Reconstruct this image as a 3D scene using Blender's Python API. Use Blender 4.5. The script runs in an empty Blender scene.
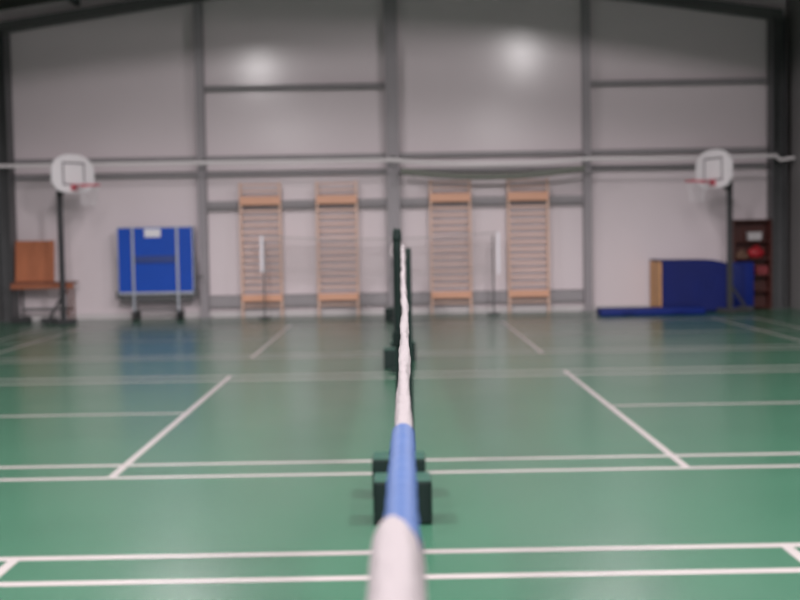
import bpy, bmesh, math, random
from mathutils import Vector, Matrix
random.seed(7)
scn = bpy.context.scene
C = scn.collection
PI = math.pi

# ------------------------------------------------------------------ helpers
def lin(r, g, b):
    f = lambda c: (c/255/12.92) if c/255 <= .04045 else ((c/255+.055)/1.055)**2.4
    return (f(r), f(g), f(b), 1)

def mat(name, rgb, rough=.6, metal=0, noise=0, nscale=8, bump=0, bscale=40, spec=.5, stretch=(1, 1, 1), alpha=1):
    m = bpy.data.materials.new(name); m.use_nodes = True
    nt = m.node_tree; b = nt.nodes['Principled BSDF']
    b.inputs['Roughness'].default_value = rough
    b.inputs['Metallic'].default_value = metal
    b.inputs['Specular IOR Level'].default_value = spec
    b.inputs['Base Color'].default_value = lin(*rgb)
    tc = nt.nodes.new('ShaderNodeTexCoord'); mp = nt.nodes.new('ShaderNodeMapping')
    mp.inputs['Scale'].default_value = stretch
    nt.links.new(tc.outputs['Object'], mp.inputs['Vector'])
    if noise:
        n = nt.nodes.new('ShaderNodeTexNoise'); n.inputs['Scale'].default_value = nscale; n.inputs['Detail'].default_value = 5
        nt.links.new(mp.outputs[0], n.inputs['Vector'])
        r = nt.nodes.new('ShaderNodeValToRGB')
        r.color_ramp.elements[0].position = .3; r.color_ramp.elements[1].position = .7
        c = lin(*rgb)
        r.color_ramp.elements[0].color = tuple(x*(1-noise) for x in c[:3])+(1,)
        r.color_ramp.elements[1].color = tuple(min(1, x*(1+noise)) for x in c[:3])+(1,)
        nt.links.new(n.outputs['Fac'], r.inputs[0]); nt.links.new(r.outputs[0], b.inputs['Base Color'])
    if bump:
        n = nt.nodes.new('ShaderNodeTexNoise'); n.inputs['Scale'].default_value = bscale; n.inputs['Detail'].default_value = 3
        nt.links.new(mp.outputs[0], n.inputs['Vector'])
        bp = nt.nodes.new('ShaderNodeBump'); bp.inputs['Strength'].default_value = bump; bp.inputs['Distance'].default_value = .01
        nt.links.new(n.outputs['Fac'], bp.inputs['Height']); nt.links.new(bp.outputs[0], b.inputs['Normal'])
    return m

class MB:
    def __init__(s): s.bm = bmesh.new()
    def box(s, c, d, rot=None, bev=0, mi=0):
        b = bmesh.new(); bmesh.ops.create_cube(b, size=1)
        bmesh.ops.scale(b, vec=d, verts=b.verts)
        if bev: bmesh.ops.bevel(b, geom=b.edges[:], offset=bev, segments=2, affect='EDGES', profile=.5)
        if rot is not None: bmesh.ops.transform(b, matrix=rot.to_4x4(), verts=b.verts)
        bmesh.ops.translate(b, vec=c, verts=b.verts)
        s._add(b, mi); return s
    def _add(s, b, mi=0):
        for f in b.faces: f.material_index = mi
        me = bpy.data.meshes.new('t'); b.to_mesh(me); b.free(); s.bm.from_mesh(me); bpy.data.meshes.remove(me)
    def cyl(s, p, q, r, n=12, r2=None):
        p, q = Vector(p), Vector(q); d = q-p
        b = bmesh.new()
        bmesh.ops.create_cone(b, cap_ends=True, segments=n, radius1=r, radius2=r if r2 is None else r2, depth=d.length)
        bmesh.ops.transform(b, matrix=Matrix.Translation((p+q)/2) @ d.to_track_quat('Z', 'Y').to_matrix().to_4x4(), verts=b.verts)
        s._add(b); return s
    def sweep(s, pts, ring, cap=True):
        """pts: points; ring(i) -> list of (side, up) offsets around point i"""
        rows = []
        P = [Vector(p) for p in pts]
        for i, p in enumerate(P):
            t = (P[min(i+1, len(P)-1)]-P[max(i-1, 0)]).normalized()
            up = Vector((0, 0, 1)) if abs(t.z) < .95 else Vector((0, 1, 0))
            sd = t.cross(up).normalized(); u = sd.cross(t).normalized()
            rows.append([s.bm.verts.new(p+sd*a+u*b) for a, b in ring(i)])
        n = len(rows[0])
        for i in range(len(rows)-1):
            for j in range(n):
                k = (j+1) % n
                s.bm.faces.new((rows[i][j], rows[i][k], rows[i+1][k], rows[i+1][j]))
        if cap:
            s.bm.faces.new(rows[0][::-1]); s.bm.faces.new(rows[-1])
        return s
    def tube(s, pts, r, n=8):
        return s.sweep(pts, lambda i: [(r*math.cos(2*PI*k/n), r*math.sin(2*PI*k/n)) for k in range(n)])
    def torus(s, c, R, r, n=32, m=8):
        rows = [[s.bm.verts.new((c[0]+(R+r*math.cos(2*PI*j/m))*math.cos(2*PI*i/n), c[1]+(R+r*math.cos(2*PI*j/m))*math.sin(2*PI*i/n), c[2]+r*math.sin(2*PI*j/m))) for j in range(m)] for i in range(n)]
        for i in range(n):
            for j in range(m):
                s.bm.faces.new((rows[i][j], rows[(i+1) % n][j], rows[(i+1) % n][(j+1) % m], rows[i][(j+1) % m]))
        return s
    def prism(s, poly, y0, y1):
        """poly in x,z extruded along y"""
        a = [s.bm.verts.new((x, y0, z)) for x, z in poly]; b = [s.bm.verts.new((x, y1, z)) for x, z in poly]
        s.bm.faces.new(a); s.bm.faces.new(b[::-1]); n = len(poly)
        for i in range(n): s.bm.faces.new((a[i], b[i], b[(i+1) % n], a[(i+1) % n]))
        return s
    def quad(s, pts, mi=0):
        f = s.bm.faces.new([s.bm.verts.new(p) for p in pts]); f.material_index = mi; return s
    def build(s, name, m, parent=None, smooth=False, loc=None, rz=0):
        bmesh.ops.recalc_face_normals(s.bm, faces=s.bm.faces[:])
        me = bpy.data.meshes.new(name); s.bm.to_mesh(me); s.bm.free()
        for x in (m if isinstance(m, (list, tuple)) else [m]): me.materials.append(x)
        if smooth:
            for p in me.polygons: p.use_smooth = True
            try: me.set_sharp_from_angle(angle=math.radians(40))
            except Exception: pass
        o = bpy.data.objects.new(name, me); C.objects.link(o)
        if parent is not None: o.parent = parent
        if loc: o.location = loc
        o.rotation_euler.z = rz
        return o

def tag(o, label, cat, group=None, kind=None):
    o['label'] = label; o['category'] = cat
    if group: o['group'] = group
    if kind: o['kind'] = kind
    return o
def thing(name, label, cat, loc=(0, 0, 0), rz=0, group=None):
    o = bpy.data.objects.new(name, None); C.objects.link(o); o.empty_display_size = .1
    o.location = loc; o.rotation_euler.z = rz
    return tag(o, label, cat, group)
def struct(name, mb, m, label=None, cat=None, smooth=False):
    o = mb.build(name, m, smooth=smooth); o['kind'] = 'structure'
    if label: o['label'] = label; o['category'] = cat
    return o
def copy_tree(o, parent=None):
    c = o.copy(); C.objects.link(c); c.parent = parent
    for ch in list(o.children): copy_tree(ch, c)
    return c

# ------------------------------------------------------------------ materials
def floor_mat():
    m = mat('green_sports_floor', (52, 97, 75), spec=1.0, rough=.27, noise=.06, nscale=1.2)
    nt = m.node_tree; b = nt.nodes['Principled BSDF']
    tc = nt.nodes.new('ShaderNodeTexCoord'); n = nt.nodes.new('ShaderNodeTexNoise')
    n.inputs['Scale'].default_value = .7; n.inputs['Detail'].default_value = 4
    nt.links.new(tc.outputs['Object'], n.inputs['Vector'])
    mr = nt.nodes.new('ShaderNodeMapRange'); mr.inputs['To Min'].default_value = .21; mr.inputs['To Max'].default_value = .28
    nt.links.new(n.outputs['Fac'], mr.inputs['Value']); nt.links.new(mr.outputs[0], b.inputs['Roughness'])
    return m
def panel_mat(name, rgb, axis='Z', rough=.22, period=.1, strength=.12):
    m = mat(name, rgb, rough=rough, noise=.025, nscale=.6)
    nt = m.node_tree; b = nt.nodes['Principled BSDF']
    tc = nt.nodes.new('ShaderNodeTexCoord'); w = nt.nodes.new('ShaderNodeTexWave')
    w.wave_type = 'BANDS'; w.bands_direction = axis; w.inputs['Scale'].default_value = 1/(period*3.18)
    nt.links.new(tc.outputs['Object'], w.inputs['Vector'])
    bp = nt.nodes.new('ShaderNodeBump'); bp.inputs['Strength'].default_value = strength; bp.inputs['Distance'].default_value = .01
    nt.links.new(w.outputs['Fac'], bp.inputs['Height']); nt.links.new(bp.outputs[0], b.inputs['Normal'])
    return m

FLOOR = floor_mat()
LINE = mat('white_court_paint', (170, 161, 160), rough=.3, noise=.03, nscale=5)
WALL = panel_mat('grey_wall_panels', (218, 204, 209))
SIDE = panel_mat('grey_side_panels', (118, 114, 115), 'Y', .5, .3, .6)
ROOF = mat('dark_roof_sheet', (52, 54, 50), .7, noise=.05)
STEEL = mat('grey_painted_steel', (138, 131, 136), .45, noise=.04, nscale=3)
GIRT = mat('grey_girt_steel', (143, 137, 141), .5, noise=.04, nscale=3)
RAFT = mat('grey_rafter_steel', (88, 87, 88), .5, noise=.08, nscale=4)
DSTEEL = mat('dark_grey_steel', (66, 66, 68), .5, noise=.08, nscale=4)
CABLE = mat('white_rope', (232, 224, 226), .6, bump=.3, bscale=60)
ROLL = mat('grey_green_rolled_netting', (112, 114, 106), .9, noise=.2, nscale=30, bump=.6, bscale=30)
GREEN = mat('dark_green_powder_coat', (4, 23, 20), .55, spec=.2, noise=.08, nscale=12)
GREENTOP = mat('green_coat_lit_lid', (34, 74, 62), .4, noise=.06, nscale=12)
BLACK = mat('black_rubber', (34, 34, 36), .7, noise=.1)
TAPE = mat('white_net_tape', (136, 126, 129), .75, noise=.04, nscale=60, bump=.35, bscale=180, stretch=(1, .15, 1))
BLUES = mat('blue_vinyl_sleeve', (38, 70, 126), .65, noise=.05, nscale=25, bump=.15, bscale=60, spec=.3)
MESHN = mat('brown_net_cord', (70, 60, 58), .9, noise=.1)
FMESH = mat('grey_net_cord', (168, 158, 160), .9, noise=.1)
WOOD = mat('pale_beech', (224, 184, 164), .5, noise=.08, nscale=6, stretch=(1, 1, 8))
RUNG = mat('beech_rungs', (226, 184, 166), .5, noise=.06, nscale=6, stretch=(8, 1, 1))
WOODB = mat('orange_beech_boards', (216, 156, 126), .45, noise=.1, nscale=5, stretch=(.3, 4, 4))
PLY = mat('orange_plywood', (164, 90, 54), .55, noise=.14, nscale=3, stretch=(4, 1, .5))
BENCHW = mat('brown_bench_wood', (108, 58, 42), .5, noise=.14, nscale=4, stretch=(.4, 4, 4))
TTBLUE = mat('blue_table_top', (2, 64, 172), .55, spec=.25, noise=.05, nscale=3)
TTDARK = mat('dark_blue_crossbar', (10, 46, 120), .5, noise=.05)
ALU = mat('silver_metal', (172, 176, 186), .35, .5, noise=.04)
MATB = mat('navy_blue_vinyl', (2, 18, 88), .6, spec=.25, noise=.1, nscale=3, bump=.25, bscale=5)
MATB2 = mat('mid_blue_vinyl', (3, 27, 104), .6, spec=.25, noise=.1, nscale=3, bump=.25, bscale=5)
FOAM = mat('tan_plywood_end', (206, 150, 100), .7, noise=.1, nscale=4)
SHELF = mat('red_brown_shelf_wood', (70, 26, 20), .5, noise=.2, nscale=5, stretch=(1, 1, .3))
WHITE = mat('white_board', (240, 234, 238), .4, noise=.02)
BAND = mat('white_band_cloth', (240, 234, 242), .7, noise=.04, nscale=30)
WPAPER = mat('white_sticker', (226, 222, 228), .6, noise=.06, nscale=30)
SQ = mat('grey_target_paint', (112, 104, 112), .5, noise=.05)
RED = mat('red_paint', (206, 82, 98), .45, noise=.06)
REDB = mat('red_fabric', (156, 14, 28), .6, noise=.12)
HOOP = mat('charcoal_hoop_steel', (58, 58, 60), .5, noise=.08)

# ------------------------------------------------------------------ the hall
XW, YB, YF = 8.22, 25.2, -11.0           # half width, end wall, rear wall
EAVE, SLOPE = 6.45, .145
def roofz(x): return EAVE + SLOPE*(XW-abs(x))

f = MB()
f.quad([(-XW, YF, 0), (XW, YF, 0), (XW, YB, 0), (-XW, YB, 0)], 0)
LZ = .0012
def line(x0, x1, y0, y1, z=LZ):
    f.quad([(x0, y0, z), (x1, y0, z), (x1, y1, z), (x0, y1, z)], 1)
A1, A2, A3 = 6.14, 8.22, 16.39           # far doubles line of the first court, near ones of the next two
for near in (A1-6.06, A2, A3):
    far = near+6.06
    for y in (near, near+.46, far-.46, far): line(-6.72, 6.72, y-.038, y+.038)
    for sx in (-1, 1):
        for x, zz in ((2.0, 0), (5.94, 0), (6.70, 0)):
            line(sx*x-.029, sx*x+.029, near-.038, far+.038, LZ+.0006)
        line(min(sx*2.0, sx*6.7), max(sx*2.0, sx*6.7), near+2.995, near+3.065, LZ+.0012)
fo = f.build('floor', [FLOOR, LINE]); fo['kind'] = 'structure'
fo['label'] = 'green glossy sports floor painted with white badminton court lines'; fo['category'] = 'floor'

w = MB(); w.prism([(-XW, 0), (XW, 0), (XW, EAVE), (0, roofz(0)), (-XW, EAVE)], YB, YB+.12)
struct('wall_back', w, WALL, 'pale grey panelled end wall of the sports hall', 'wall')
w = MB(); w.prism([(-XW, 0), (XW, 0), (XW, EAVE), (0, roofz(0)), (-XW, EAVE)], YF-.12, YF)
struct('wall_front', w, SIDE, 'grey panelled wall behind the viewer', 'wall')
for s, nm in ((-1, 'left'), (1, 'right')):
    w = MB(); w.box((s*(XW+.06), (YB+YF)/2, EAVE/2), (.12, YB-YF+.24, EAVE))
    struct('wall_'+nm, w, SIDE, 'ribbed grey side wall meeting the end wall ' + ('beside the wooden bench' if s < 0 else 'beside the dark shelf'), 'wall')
c = MB()
c.prism([(-XW-.1, EAVE-.1*SLOPE), (0, roofz(0)), (XW+.1, EAVE-.1*SLOPE), (XW+.1, EAVE+.1), (0, roofz(0)+.12), (-XW-.1, EAVE+.1)], YF-.1, YB+.1)
struct('ceiling', c, ROOF, 'dark pitched roof sheeting over the hall', 'ceiling')

# steel frames: columns on the end wall, girts between them, rafters
def hcol(x, y, wd, dp, h, m, name, label, turned=False):
    b = MB()
    if turned:
        for s in (-1, 1): b.box((x+s*(wd/2-.015), y, h/2), (.03, dp, h))
        b.box((x, y, h/2), (wd-.05, .02, h)); b.box((x, y, .012), (wd+.1, dp+.02, .024))
        return struct(name, b, m, label, 'column')
    b.box((x, y-dp/2+.012, h/2), (wd, .024, h)); b.box((x, y+dp/2-.012, h/2), (wd, .024, h)); b.box((x, y, h/2), (.02, dp-.04, h))
    b.box((x, y, .012), (wd+.1, dp+.02, .024))
    return struct(name, b, m, label, 'column')
hcol(-4.0, 25.08, .17, .2, roofz(4)-.5, STEEL, 'wall_column', 'grey steel column between the blue table and the first wall bars')
hcol(-.02, 25.06, .27, .24, roofz(0)-.5, STEEL, 'wall_column', 'grey steel column in the middle of the end wall')
hcol(4.03, 25.08, .16, .2, roofz(4)-.5, STEEL, 'wall_column', 'grey steel column between the last wall bars and the blue mats')
hcol(-8.06, 24.9, .3, .4, 6.0, DSTEEL, 'corner_column', 'dark steel corner column beside the wooden bench', True)
hcol(7.93, 24.85, .28, .4, 6.0, DSTEEL, 'corner_column', 'dark steel corner column beside the red-brown shelf', True)
def girt(x0, x1, z0, z1, label, y0=25.06, plate=0):
    b = MB(); L = x1-x0; xc = (x0+x1)/2; zc = (z0+z1)/2
    b.box((xc, (y0+YB)/2, z1-.008), (L, YB-y0, .016)); b.box((xc, (y0+YB)/2, z0+.008), (L, YB-y0, .016))
    b.box((xc, YB-.012, zc), (L, .024, z1-z0)); b.box((xc, y0+.008, z0+.022), (L, .016, .044)); b.box((xc, y0+.008, z1-.022), (L, .016, .044))
    if plate: b.box((xc, y0+.02, (z0+z1)/2+plate/2), (L, .012, z1-z0-plate))
    struct('wall_girt', b, GIRT, label, 'beam')
bays = [(-7.9, -4.1, 'behind the board with the red hoop ring at the bench end'), (-3.91, -.16, 'over the two wall bars by the blue table'), (.12, 3.94, 'over the two wall bars by the blue mats'), (4.12, 7.78, 'over the blue mats')]
for a, b_, t in bays:
    girt(a, b_, 2.95, 3.05, 'lower of two grey girts running side by side '+t)
    girt(a, b_, 3.28, 3.37, 'upper of two grey girts running side by side '+t)
girt(-3.91, -.16, 4.72, 4.83, 'single high grey girt above the wall bars')
girt(4.12, 7.78, 4.70, 4.80, 'single high grey girt above the blue mats')
for a, b_, t in bays[1:3]:
    girt(a, b_, 2.24, 2.43, 'grey girt passing behind the top boards, '+t.replace('over', 'of'), plate=.07)
    girt(a, b_, .2, .46, 'grey girt low on the wall '+t.replace('over', 'behind'), plate=.05)
b = MB(); b.box((0, 25.17, .06), (2*XW-.6, .05, .12))
struct('baseboard_back', b, mat('pale_base_strip', (196, 188, 190), .6, noise=.03), 'pale strip along the foot of the end wall', 'baseboard')
def raft(y, t):
    for s in (-1, 1):
        b = MB(); zl = lambda x: 5.93 + SLOPE*(8.1-x)
        b.prism([(s*.02, zl(0)), (s*8.05, zl(8.05)), (s*8.05, zl(8.05)+.21), (s*.02, zl(0)+.21)], y-.08, y+.08)
        b.prism([(s*.02, zl(0)-.0), (s*8.05, zl(8.05)), (s*8.05, zl(8.05)+.025), (s*.02, zl(0)+.025)], y-.14, y+.14)
        struct('roof_rafter', b, RAFT, 'dark sloping roof rafter '+t+(' rising from the corner by the bench' if s < 0 else ' rising from the corner by the shelf'), 'beam')
raft(24.85, 'against the end wall')
raft(12.0, 'in mid hall'); raft(-.5, 'above the viewer')
for x in (-6.5, -4.9, 4.9, 6.5):
    b = MB(); b.box((x, (YB+YF)/2, roofz(x)-.1), (.08, YB-YF, .16))
    struct('roof_purlin', b, DSTEEL, ('outer' if abs(x) > 6 else 'inner')+' dark purlin under the roof on the '+('bench' if x < 0 else 'shelf')+' side', 'beam')

# ------------------------------------------------------------------ nets
def net_cords(b, xs, y0, y1, top, bot, step=.02, r=.0011, axis='y'):
    """square netting between two ends, hung from the curve top(t)"""
    L = abs(y1-y0); n = int(L/step); k = int((top(.5)-bot(.5))/step)
    P = (lambda u, z: (xs(u), y0+(y1-y0)*u, z)) if axis == 'y' else (lambda u, z: (y0+(y1-y0)*u, xs(u), z))
    q = [(-r, -r), (r, -r), (r, r), (-r, r)]
    for i in range(n+1):
        u = i/n
        b.sweep([P(u, bot(u)), P(u, top(u))], lambda _: q)
    for j in range(k+1):
        v = j/k
        b.sweep([P(u, bot(u)+(top(u)-bot(u))*v) for u in [m/16 for m in range(17)]], lambda _: q)

def interp(tab, y):
    for (a, va), (b_, vb) in zip(tab, tab[1:]):
        if y <= b_:
            t = max(0, (y-a)/(b_-a)); t = t*t*(3-2*t)*.35+t*.65
            return va+(vb-va)*t
    return tab[-1][1]

def court_net(y0, y1, ztab, xtab, label, first=False):
    n = thing('badminton_net', label, 'net', (0, 0, 0), 0, 'badminton nets along the centre of the hall')
    Z = lambda y: interp(ztab, y); X = lambda y: interp(xtab, y)
    T = lambda u: y0+(y1-y0)*u
    b = MB(); net_cords(b, lambda u: X(T(u)), y0, y1, lambda u: Z(T(u))-.02, lambda u: Z(T(u))-.77)
    b.build('net_mesh', MESHN, n)
    for e in (y0+.004, y1-.004):
        b = MB(); b.sweep([(X(e), e, Z(e)-.77), (X(e), e, Z(e)-.02)], lambda _: [(-.004, -.012), (.004, -.012), (.004, .012), (-.004, .012)])
        b.build('side_band', TAPE, n)
    ya = 1.085 if first else y0
    # top tape: folded white band, slack and twisting
    N = 150 if first else 40
    pts, ph = [], []
    for i in range(N+1):
        y = ya+(y1-ya)*i/N
        wob = .0009*math.sin(y*3.1)+.0008*math.sin(y*7.3+1)
        pts.append((X(y)+(wob if first else 0), y, Z(y)-.008+.003*math.sin(y*5)))
    def ring(i):
        y = pts[i][1]; p = 2*PI*y/1.15; out = []
        tw = 1 if first else 0
        for k in range(16):
            a = 2*PI*k/16
            r = .0066*(1+.15*math.cos(2*(a-p))+.05*tw*math.cos(5*(a+p*1.4)))
            if math.sin(a) < 0: r *= 1.25
            out.append((r*math.cos(a), r*math.sin(a)))
        return out
    b = MB(); b.sweep(pts, ring); b.build('top_tape', TAPE, n, True)
    if first:
        def sleeve(a, e, w0, w1, h, M, name, wrinkle, parent=n, flare=0, dx=-.0008):
            P = [a+(e-a)*i/24 for i in range(25)]
            def rg(i):
                t = i/24; hw = (w0+(w1-w0)*t)/2
                hw *= 1+wrinkle*math.sin(i*1.9)*.5+wrinkle*.4*math.sin(i*.7)
                if flare and t > .93: hw *= 1-.22*((t-.93)/.07)**2
                o = []
                for k in range(11):
                    an = PI*k/10
                    o.append((hw*math.cos(an), hw*math.sin(an)*1.05-.006))
                o += [(-hw*.95, -h*.5), (-hw*.7, -h), (hw*.7, -h), (hw*.95, -h*.5)]
                return o
            bb = MB(); bb.sweep([(X(y)+dx, y, Z(y)-w0*.25) for y in P], rg)
            return bb.build(name, M, parent, True)
        bs = sleeve(.70, 1.09, .0226, .0212, .03, BLUES, 'blue_sleeve', .05); bs['label'] = 'blue vinyl sleeve wrapped round the net top'
        ws = sleeve(.2, .735, .0275, .0292, .045, TAPE, 'padded_end', .02, flare=1, dx=-.0044); ws['label'] = 'thick rounded white end of the net top'
        b = MB(); b.sweep([(X(y)+.0102+.0006*math.sin(y*30), y, Z(y)-.018) for y in [.2+.53*i/20 for i in range(21)]],
                          lambda i: [(-.0016, -.012), (.0012, -.012), (.0020, 0), (.0008, .004), (-.0012, .002)])
        b.build('seam', TAPE, ws, True)
    else:
        b = MB(); b.tube([(X(y1), y1-.04, Z(y1)-.01), (X(y1)-.004, y1+.008, Z(y1)-.03)], .004); b.build('tie_cord', TAPE, n, True)
    return n
court_net(.2, 6.09, [(.2, 1.470), (.57, 1.470), (.75, 1.470), (1.08, 1.471), (1.5, 1.475), (2.3, 1.481), (3.2, 1.492), (4.6, 1.536), (6.09, 1.60)],
          [(.2, -.002), (.75, .000), (1.5, .008), (3.2, .02), (6.09, .036)],
          'long white-topped badminton net with blue sleeve, nearest the viewer, seen end on', True)
court_net(8.27, 14.22, [(8.27, 1.545), (11.2, 1.50), (14.22, 1.545)], [(8.27, .055), (14.22, .03)],
          'badminton net of the middle court, seen end on behind the blue-sleeved net')
court_net(16.44, 22.40, [(16.44, 1.545), (19.4, 1.50), (22.4, 1.545)], [(16.44, .03), (22.4, 0)],
          'badminton net of the court by the end wall, seen end on')

def net_post(x, y, d, top, label, head=True, bx=0, wo=.70):
    """d = +1: the weight stands further from the viewer than the pole"""
    t = thing('net_post', label, 'net post', (x, y, 0), 0, 'badminton net posts')
    b = MB(); b.cyl((0, 0, .05), (0, 0, top-.06), .02, 16); b.build('pole', GREEN, t, True)
    b = MB()
    b.box((0, 0, top-.03), (.042 if head else .04, .06, .06), bev=.008)
    if head: b.cyl((-.024, 0, top-.045), (.024, 0, top-.045), .02, 12)
    b.build('pulley_head', GREEN, t)
    b = MB(); b.box((bx, d*wo/2, .03), (.07, wo, .05), bev=.006); b.box((bx, d*.02, .03), (.16, .08, .06), bev=.006)
    for s in (-1, 1): b.cyl((bx+s*.06, d*.02, .035), (bx+s*.085, d*.02, .035), .035, 14)
    b.build('foot_bar', GREEN, t)
    b = MB(); b.box((bx, d*wo, .128), (.335, .24, .244), bev=.01); wb = b.build('weight_box', GREEN, t)
    b = MB(); b.box((bx, d*wo, .253), (.325, .23, .012), bev=.004); b.build('lid', GREENTOP, wb)
    b = MB(); b.tube([(bx-.05, d*wo, .256), (bx-.05, d*wo, .285), (bx+.05, d*wo, .285), (bx+.05, d*wo, .256)], .008); b.build('handle', GREEN, wb, True)
    b = MB(); b.box((-.018, -d*.02, 1.12), (.03, .04, .07), bev=.006); b.cyl((-.034, -d*.02, 1.12), (-.015, -d*.02, 1.12), .008, 10); b.build('rope_cleat', GREEN, t)
    b = MB(); b.tube([(-.022, -d*.014, 1.1), (-.022, -d*.014, top-.09)], .0025)
    b.build('tension_rope', BLACK, t, True); b = MB()
    b.tube([(-.026, -d*.02, top-.075), (-.031, -d*.028, top-.12), (-.026, -d*.026, top-.15)], .004)
    b.build('rope_tie', TAPE, t, True)
    return t
net_post(.009, A1-.01, 1, 1.68, 'dark green net post holding the far end of the blue-sleeved net', True, .008)
net_post(.088, A2, -1, 1.56, 'dark green net post at the near end of the middle net', False, -.09)
net_post(.0, A2+6.06, 1, 1.555, 'dark green net post at the far end of the middle net', True, 0, .48)
net_post(.03, A3, -1, 1.555, 'dark green net post at the near end of the net by the end wall', True, .05)
net_post(-.03, A3+6.06, 1, 1.555, 'dark green net post closest to the end wall', True, -.03)

# net in front of the wall bars
def bar_net():
    n = thing('practice_net', 'faint net with two white upright end bands, slung in front of the wall bars', 'net', (0, 24.4, 0))
    x0, x1 = -2.72, 2.10
    top = lambda u: 1.69-.10*math.sin(PI*u)**.8
    bot = lambda u: (.95*(1-u)+.83*u)-.06*math.sin(PI*u)
    b = MB(); net_cords(b, lambda u: 0, x0, x1, top, bot, .03, .0013, 'x'); b.build('net_mesh', FMESH, n)
    b = MB(); b.sweep([(x0+(x1-x0)*i/24, 0, top(i/24)) for i in range(25)], lambda i: [(-.004, -.012), (.004, -.012), (.004, .012), (-.004, .012)])
    b.build('top_band', FMESH, n)
    for x, u in ((x0, 0), (x1, 1)):
        b = MB(); b.box((x, -.012, (top(u)+bot(u))/2), (.06, .012, top(u)-bot(u)), bev=.004)
        b.build('end_band', BAND, n)
    return n
bar_net()
def stand(x, label, h):
    t = thing('net_stand', label, 'net post', (x, 24.44, 0), 0, 'slim stands of the faint net')
    b = MB(); b.cyl((0, 0, .03), (0, 0, h), .018, 12); b.build('pole', HOOP, t, True)
    b = MB(); b.box((0, 0, .02), (.22, .26, .04), bev=.01); b.build('base', HOOP, t)
stand(-2.69, 'slim dark stand in front of the first wall bars, behind a white net band', 1.62)
stand(2.0, 'slim dark stand between the two wall bars by the blue mats', 1.62)

# ------------------------------------------------------------------ white rope across the end wall
r = thing('divider_rope', 'white rope strung across the whole hall in front of the end wall', 'rope', (0, 0, 0))
key = [(-8.15, 3.2), (-3.95, 3.2), (0, 3.19), (3.97, 3.15), (7.8, 3.15)]
pts = []
for (xa, za), (xb, zb), sag in zip(key, key[1:], (.0, .0, .1, .02)):
    for i in range(16):
        u = i/16; pts.append((xa+(xb-xa)*u, 24.5, za+(zb-za)*u-sag*4*u*(1-u)))
pts += [(7.8, 24.5, 3.15), (7.9, 24.5, 3.06), (8.18, 24.5, 3.10)]
b = MB(); b.tube(pts, .036, 10); b.build('rope', CABLE, r, True)
b = MB(); b.tube([(.15+3.75*i/24, 24.58, 2.97-.15*4*(i/24)*(1-i/24)) for i in range(25)], .07, 10)
o = b.build('rolled_netting', ROLL, r, True); o['label'] = 'grey-green rolled netting sagging below the rope'
for x, z, yy in ((-3.95, 3.2, 24.97), (0, 3.19, 24.93), (3.97, 3.15, 24.97), (7.85, 3.15, 24.64)):
    b = MB(); b.tube([(x, 24.5, z), (x, 24.5+.03, z+.05), (x, yy, z+.05)], .012); b.box((x, yy-.01, z+.05), (.09, .02, .12)); b.build('clamp', DSTEEL, r)

# ------------------------------------------------------------------ wall bars
def wall_bars():
    t = thing('wall_bars', 'wooden wall bars nearest the folded blue table', 'wall bars', (0, 0, 0), 0, 'wooden wall bars along the end wall')
    W = .86
    for s in (-1, 1):
        b = MB(); b.box((s*(W/2-.02), 0, 1.40), (.042, .10, 2.80), bev=.006); b.build('upright', WOOD, t)
    for i in range(12):
        z = .60+i*.146
        b = MB(); b.cyl((-W/2+.03, -.02, z), (W/2-.03, -.02, z), .022, 10); b.build('rung', RUNG, t, True)
    for z in (2.62, 2.75):
        b = MB(); b.cyl((-W/2+.03, -.055, z), (W/2-.03, -.055, z), .0175, 10); b.build('rung', RUNG, t, True)
    b = MB(); b.cyl((-W/2+.03, -.02, .23), (W/2-.03, -.02, .23), .0175, 10); b.build('rung', RUNG, t, True)
    b = MB(); b.box((0, -.045, 2.425), (W-.02, .03, .18), bev=.005); b.build('top_board', WOODB, t)
    b = MB(); b.box((0, -.045, .40), (W-.02, .03, .15), bev=.005); b.build('bottom_board', WOODB, t)
    for s in (-1, 1):
        b = MB(); b.box((s*(W/2-.02), .072, 2.33), (.06, .05, .08)); b.build('bracket', DSTEEL, t)
    return t
proto = wall_bars()
for i, (x, lb) in enumerate([(-2.79, 'wooden wall bars nearest the folded blue table'),
                             (-1.20, 'wooden wall bars second from the folded blue table'),
                             (1.16, 'wooden wall bars second from the blue mats'),
                             (2.78, 'wooden wall bars nearest the blue mats')]):
    o = proto if i == 0 else copy_tree(proto)
    o.location = (x, 24.955, 0); o['label'] = lb

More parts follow.
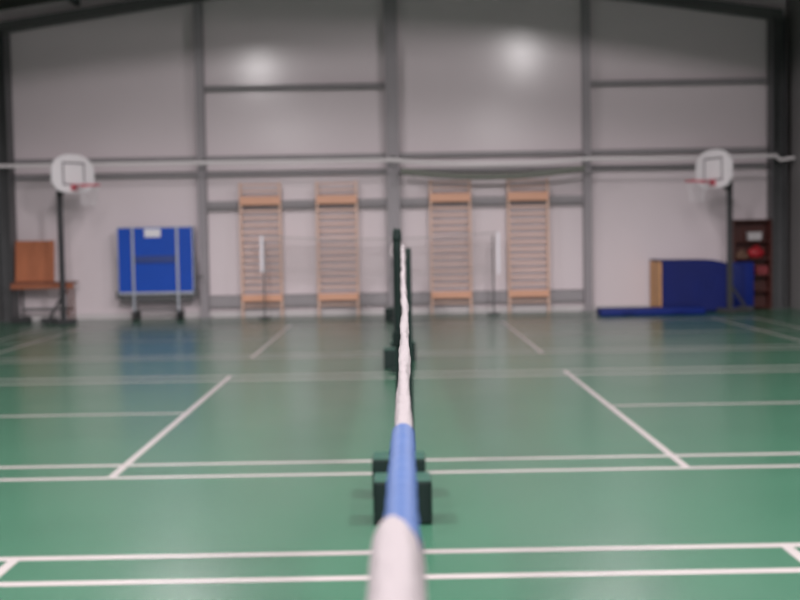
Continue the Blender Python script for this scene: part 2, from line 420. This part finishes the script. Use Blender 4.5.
# ------------------------------------------------------------------ basketball hoops
def hoop(x, y, ang, zb, label, grp='basketball hoops'):
    """local -Y is the way the board faces"""
    t = thing('basketball_hoop', label, 'basketball hoop', (x, y, 0), ang, grp)
    b = MB(); b.box((0, 0, (zb+.1)/2+.03), (.09, .09, zb+.1), bev=.008); b.build('pole', HOOP, t)
    b = MB(); b.box((0, -.08, .05), (.5, .12, .09), bev=.01); b.box((0, .15, .05), (.12, .6, .09), bev=.01); b.box((0, .38, .07), (.34, .16, .11), bev=.01)
    b.build('base', HOOP, t)
    b = MB(); b.cyl((0, .38, .1), (0, .03, .55), .028, 10); b.build('brace', HOOP, t, True)
    b = MB()
    for zz, z2 in ((zb-.05, zb+.12), (zb+.06, zb+.42)):
        b.cyl((0, 0, zz), (0, -.34, z2), .028, 10)
    b.cyl((0, -.33, zb+.05), (0, -.33, zb+.6), .025, 10); b.build('support_arm', HOOP, t, True)
    hw, h = .575, .75
    half = [(.25, 0), (.43, .04), (hw-.03, .15), (hw, .22), (hw, .47), (.54, .55), (.47, .63), (.37, .69), (.25, .73), (.12, .75)]
    poly = half + [(-px, pz) for px, pz in half[::-1]]
    b = MB(); b.prism([(px, pz+zb) for px, pz in poly], -.39, -.35); b.build('backboard', WHITE, t)
    b = MB(); q0, q1 = .16, .58; hx = .285; th = .035
    for bx_ in (((0, -.393, zb+q0), (2*hx, .008, th)), ((0, -.393, zb+q1), (2*hx, .008, th)), ((-hx, -.393, zb+(q0+q1)/2), (th, .008, q1-q0+th)), ((hx, -.393, zb+(q0+q1)/2), (th, .008, q1-q0+th))):
        b.box(*bx_)
    b.build('target_square', SQ, t)
    zr = zb+.135; R = .225
    b = MB(); b.torus((0, -.39-.15-R, zr), R, .016); b.box((0, -.47, zr), (.10, .17, .03)); b.box((0, -.40, zr-.03), (.16, .02, .12))
    for s in (-1, 1): b.cyl((s*.05, -.4, zr-.07), (s*.14, -.62, zr-.01), .01, 8)
    rm = b.build('rim', RED, t, True)
    b = MB(); cy = -.39-.15-R; n = 12; rows = [(R, 0), (.19, -.1), (.155, -.2), (.135, -.3), (.13, -.4)]
    for k in range(n):
        for (ra, za), (rb, zb2), j in zip(rows, rows[1:], range(4)):
            for dk in (-.5, .5):
                a0 = 2*PI*(k+.5*(j % 2))/n; a1 = 2*PI*(k+.5*(j % 2)+dk)/n
                b.cyl((ra*math.cos(a0), cy+ra*math.sin(a0), zr+za), (rb*math.cos(a1), cy+rb*math.sin(a1), zr+zb2), .002, 5)
    b.build('hoop_net', WHITE, rm)
    return t
hoop(-6.63, 23.8, math.radians(61), 2.60, 'basketball hoop on a dark pole in front of the wooden bench')
hoop(6.645, 23.75, math.radians(-69), 2.48, 'basketball hoop on a dark pole in front of the blue mats')

# ------------------------------------------------------------------ folded table tennis table
t = thing('table_tennis_table', 'folded blue table tennis table on wheels against the end wall', 'table tennis table', (-4.925, 24.6, 0))
for yy in (0, .2):
    b = MB(); b.box((0, yy, 1.225), (1.54, .025, 1.37), bev=.004); top = b.build('tabletop', TTBLUE, t)
    b = MB()
    b.box((0, yy-.005, .555), (1.55, .045, .045)); b.box((0, yy-.002, 1.908), (1.55, .034, .02))
    for s in (-1, 1): b.box((s*.772, yy, 1.23), (.02, .034, 1.37))
    b.build('edge_frame', ALU if yy == 0 else DSTEEL, top)
for s in (-1, 1):
    b = MB(); b.box((s*.455, -.04, 1.0), (.045, .035, 1.84), bev=.005); b.build('leg', ALU, t)
    b = MB(); b.box((s*.455, .12, .17), (.06, .5, .05), bev=.005); b.box((s*.455, .05, .33), (.045, .045, .3)); b.build('undercarriage', DSTEEL, t)
    for yy in (-.10, .34):
        b = MB(); b.cyl((s*.455-.028, yy, .08), (s*.455+.028, yy, .08), .08, 18); wh = b.build('wheel', BLACK, t, True)
        b = MB(); b.box((s*.455, yy, .14), (.09, .05, .09), bev=.01); b.build('fork', BLACK, wh)
    b = MB(); b.box((s*.80, .1, .92), (.035, .05, .78), bev=.006); b.box((s*.79, .1, .52), (.08, .25, .16), bev=.01); b.build('side_arm', DSTEEL, t)
b = MB(); b.box((0, -.03, 1.25), (.86, .03, .15), bev=.005); b.build('crossbar', TTDARK, t)
b = MB(); b.box((0, .06, .46), (1.5, .05, .13), bev=.006); b.box((0, .12, .2), (.92, .05, .05)); b.build('lower_rail', DSTEEL, t)
b = MB(); b.box((-.045, -.025, 1.79), (.33, .012, .17), bev=.003); lab = b.build('label_plate', WPAPER, t); lab['label'] = 'white label plate near the top edge'
b = MB(); b.cyl((.79, .08, .84), (.93, .05, .88), .014, 8); b.cyl((.90, .05, .87), (.96, .05, .89), .022, 10); b.build('lock_lever', DSTEEL, t, True)

# ------------------------------------------------------------------ bench with board
t = thing('bench', 'brown wooden bench beside the dark corner column', 'bench', (-7.22, 24.62, 0))
b = MB(); b.box((0, .02, .80), (1.26, .44, .05), bev=.008); b.build('seat', BENCHW, t)
b = MB(); b.box((0, -.195, .735), (1.28, .03, .09), bev=.006); b.build('front_rail', mat('brown_rail_wood', (146, 80, 50), .5, noise=.12, nscale=4, stretch=(.4, 4, 4)), t)
for sx in (-1, 1):
    for yy in (-.14, .2):
        b = MB(); b.box((sx*.53, yy, .385), (.035, .035, .77), bev=.004); b.build('leg', BENCHW if sx > 0 else DSTEEL, t)
b = MB(); b.cyl((.5, -.14, .65), (.36, -.14, .40), .015, 8); b.cyl((.36, -.14, .4), (.53, -.14, .1), .012, 8); b.build('brace', BENCHW, t)
b = MB(); b.box((0, .2, .25), (1.0, .03, .06)); b.build('stretcher', DSTEEL, t)
b = MB(); b.box((0, 0, .425), (.80, .03, .85), bev=.006)
o = b.build('plywood_board', PLY, None); o.location = (-7.45, 24.72, .8265); o.rotation_euler.x = math.radians(-6)
tag(o, 'square orange plywood board standing on the brown wooden bench', 'board')
b = MB(); b.box((0, 0, .06), (.36, .24, .12), bev=.02); b.box((.12, -.02, .13), (.1, .1, .04), bev=.01)
tag(b.build('equipment_bag', BLACK, None, loc=(-7.62, 24.3, 0)), 'small dark bag on the floor in front of the wooden bench', 'bag')

# ------------------------------------------------------------------ mats
t = thing('crash_mat', 'tall navy blue mat block with tan wooden end face standing by the wall', 'gym mat', (5.95, 24.6, 0))
b = MB(); b.prism([(-.58, .02), (.80, .02), (.80, .97), (.62, 1.02), (.48, 1.055), (-.58, 1.065)], -.52, .46)
bmesh.ops.bevel(b.bm, geom=b.bm.edges[:], offset=.02, segments=2, affect='EDGES')
b.build('cover', MATB, t, True)
b = MB(); b.box((-.605, -.03, .53), (.04, .94, 1.0), bev=.008); o = b.build('end_panel', FOAM, t); o['label'] = 'tan wooden end panel'
b = MB(); b.box((-.57, -.03, 1.06), (.12, .98, .025), bev=.01); b.build('top_flap', MATB, t)
b = MB()
for k in range(4): b.cyl((.06+.13*k, -.523, .25+.04*k), (.16+.13*k, -.523, .72), .007, 6)  # faint diagonal creases of the cover, added as thin rods in lighter blue
b.build('mat_stripe', MATB2, t)
t = thing('folded_mat', 'blue upright mat standing behind the hoop pole, beside the dark shelf', 'gym mat', (7.06, 24.4, 0))
b = MB(); b.box((0, 0, .5), (.46, .26, .98), bev=.035); b.build('cover', MATB2, t, True)
b = MB(); b.box((.0, -.132, .5), (.05, .008, .86)); b.build('mat_stripe', MATB, t)
t = thing('floor_mat', 'thin blue mat lying flat on the floor in front of the tall navy block', 'gym mat', (5.03, 23.62, 0))
b = MB(); b.box((0, 0, .075), (2.06, .56, .14), bev=.025); b.build('cover', MATB2, t, True)
b = MB()
for s in (-.5, .5): b.tube([(s-.12, -.285, .075), (s-.06, -.31, .06), (s+.06, -.31, .06), (s+.12, -.285, .075)], .012)
b.build('handle', MATB, t, True)

# ------------------------------------------------------------------ shelf and what is on it
t = thing('open_shelf', 'dark red-brown open wooden shelf in the corner behind the blue mats', 'shelf', (7.36, 24.8, 0))
SW, SH, SD = .80, 1.86, .36
for s in (-1, 1):
    b = MB(); b.box((s*(SW/2-.015), 0, SH/2), (.03, SD, SH), bev=.003); b.build('side_panel', SHELF, t)
b = MB(); b.box((0, SD/2-.01, SH/2), (SW-.06, .02, SH-.02)); b.build('back_panel', SHELF, t)
b = MB(); b.box((0, 0, SH-.015), (SW, SD, .03), bev=.003); b.build('top', SHELF, t)
levels = [.06, .40, .72, 1.06, 1.42]
for z in levels:
    b = MB(); b.box((0, -.005, z-.0125), (SW-.06, SD-.02, .025), bev=.002); b.build('shelf_board', SHELF, t)
def on_shelf(name, x, z, mb, m, label, cat, smooth=False):
    tag(mb.build(name, m, None, smooth, loc=(7.36+x, 24.72, z+.002)), label, cat)
b = MB(); b.box((0, 0, .09), (.26, .2, .16), bev=.015); b.box((0, 0, .165), (.28, .22, .02), bev=.005)
on_shelf('white_box', .06, 1.42, b, mat('dull_white_card', (190, 184, 186), .7, noise=.08), 'white lidded box on the highest board of the dark shelf', 'box')
b = MB(); bmesh.ops.create_uvsphere(b.bm, u_segments=20, v_segments=12, radius=.145); bmesh.ops.scale(b.bm, vec=(1.2, .8, .8), verts=b.bm.verts)
for v in b.bm.verts: v.co.z = max(v.co.z, -.11)+.11
b.cyl((-.05, 0, .215), (.05, 0, .235), .03, 10)
on_shelf('red_sack', .1, 1.06, b, REDB, 'round red sack on the dark shelf under the white box', 'bag', True)
b = MB(); b.box((0, 0, .08), (.24, .2, .16), bev=.02); b.box((0, 0, .165), (.2, .16, .02), bev=.008)
on_shelf('red_carton', .2, .72, b, mat('dull_red_card', (116, 34, 40), .7, noise=.1), 'small dull red carton on the shelf below the red sack', 'box')
b = MB(); b.box((0, 0, .05), (.22, .18, .1), bev=.02); b.cyl((-.06, 0, .1), (.06, 0, .14), .035, 10)
on_shelf('brown_basket', -.2, 1.06, b, mat('brown_wicker', (104, 74, 58), .8, noise=.2, nscale=30), 'low brown basket beside the red sack on the dark shelf', 'basket')

# ------------------------------------------------------------------ light
def lamp(x, y, z, power, size=163, blend=.06, tilt=0, rad=.45, col=(1, .95, .955)):
    l = bpy.data.lights.new('hall_lamp', 'SPOT'); l.energy = power; l.spot_size = math.radians(size); l.spot_blend = blend
    l.shadow_soft_size = rad; l.color = col
    o = bpy.data.objects.new('hall_lamp', l); C.objects.link(o); o.location = (x, y, z); o.rotation_euler = (0, tilt, 0)
    return o
P = 1500
for y, k, bl in ((18.8, .2, .03), (12.4, .5, .1), (6.0, 1.6, .15), (-.4, .85, .2), (-6.5, 2.0, .2)):
    far = y > 18
    lamp(-3.5, y, 6.35, P*k, size=165 if far else 163, tilt=math.radians(-3), blend=bl, rad=.3 if y > 18 else .45)
    lamp(3.4, y, 6.55 if far else 6.3, P*k, size=165 if far else 163, tilt=math.radians(8), blend=bl, rad=.3 if y > 18 else .45)
wd = bpy.data.worlds.new('World'); scn.world = wd; wd.use_nodes = True
wd.node_tree.nodes['Background'].inputs[0].default_value = (.5, .5, .5, 1)
wd.node_tree.nodes['Background'].inputs[1].default_value = .3

# ------------------------------------------------------------------ camera
F, H, PIT, YAW, ROL, CX = 1195.96, 1.64204, .05349, .0033667, -.017126, -.001655
cam = bpy.data.cameras.new('camera'); co = bpy.data.objects.new('camera', cam); C.objects.link(co)
cam.sensor_width = 36; cam.lens = F/800*36
cam.clip_start = .02; cam.clip_end = 200
def unrot(u, dpt, v):                       # image (right, forward, up) -> world
    c, s = math.cos(-ROL), math.sin(-ROL); v = -v; u, v = c*u-s*v, s*u+c*v; z = -v
    c, s = math.cos(-PIT), math.sin(-PIT); y, z = c*dpt-s*z, s*dpt+c*z
    c, s = math.cos(-YAW), math.sin(-YAW); return Vector((c*u-s*y, s*u+c*y, z))
R, U, Fw = unrot(1, 0, 0), unrot(0, 0, 1), unrot(0, 1, 0)
co.matrix_world = Matrix(((R.x, U.x, -Fw.x, CX), (R.y, U.y, -Fw.y, 0), (R.z, U.z, -Fw.z, H), (0, 0, 0, 1)))
cam.dof.use_dof = True; cam.dof.focus_distance = 1.8; cam.dof.aperture_fstop = 6.0
scn.camera = co
scn.view_settings.view_transform = 'Standard'
scn.view_settings.look = 'None'
scn.view_settings.exposure = -.22
scn.view_settings.gamma = 1.12
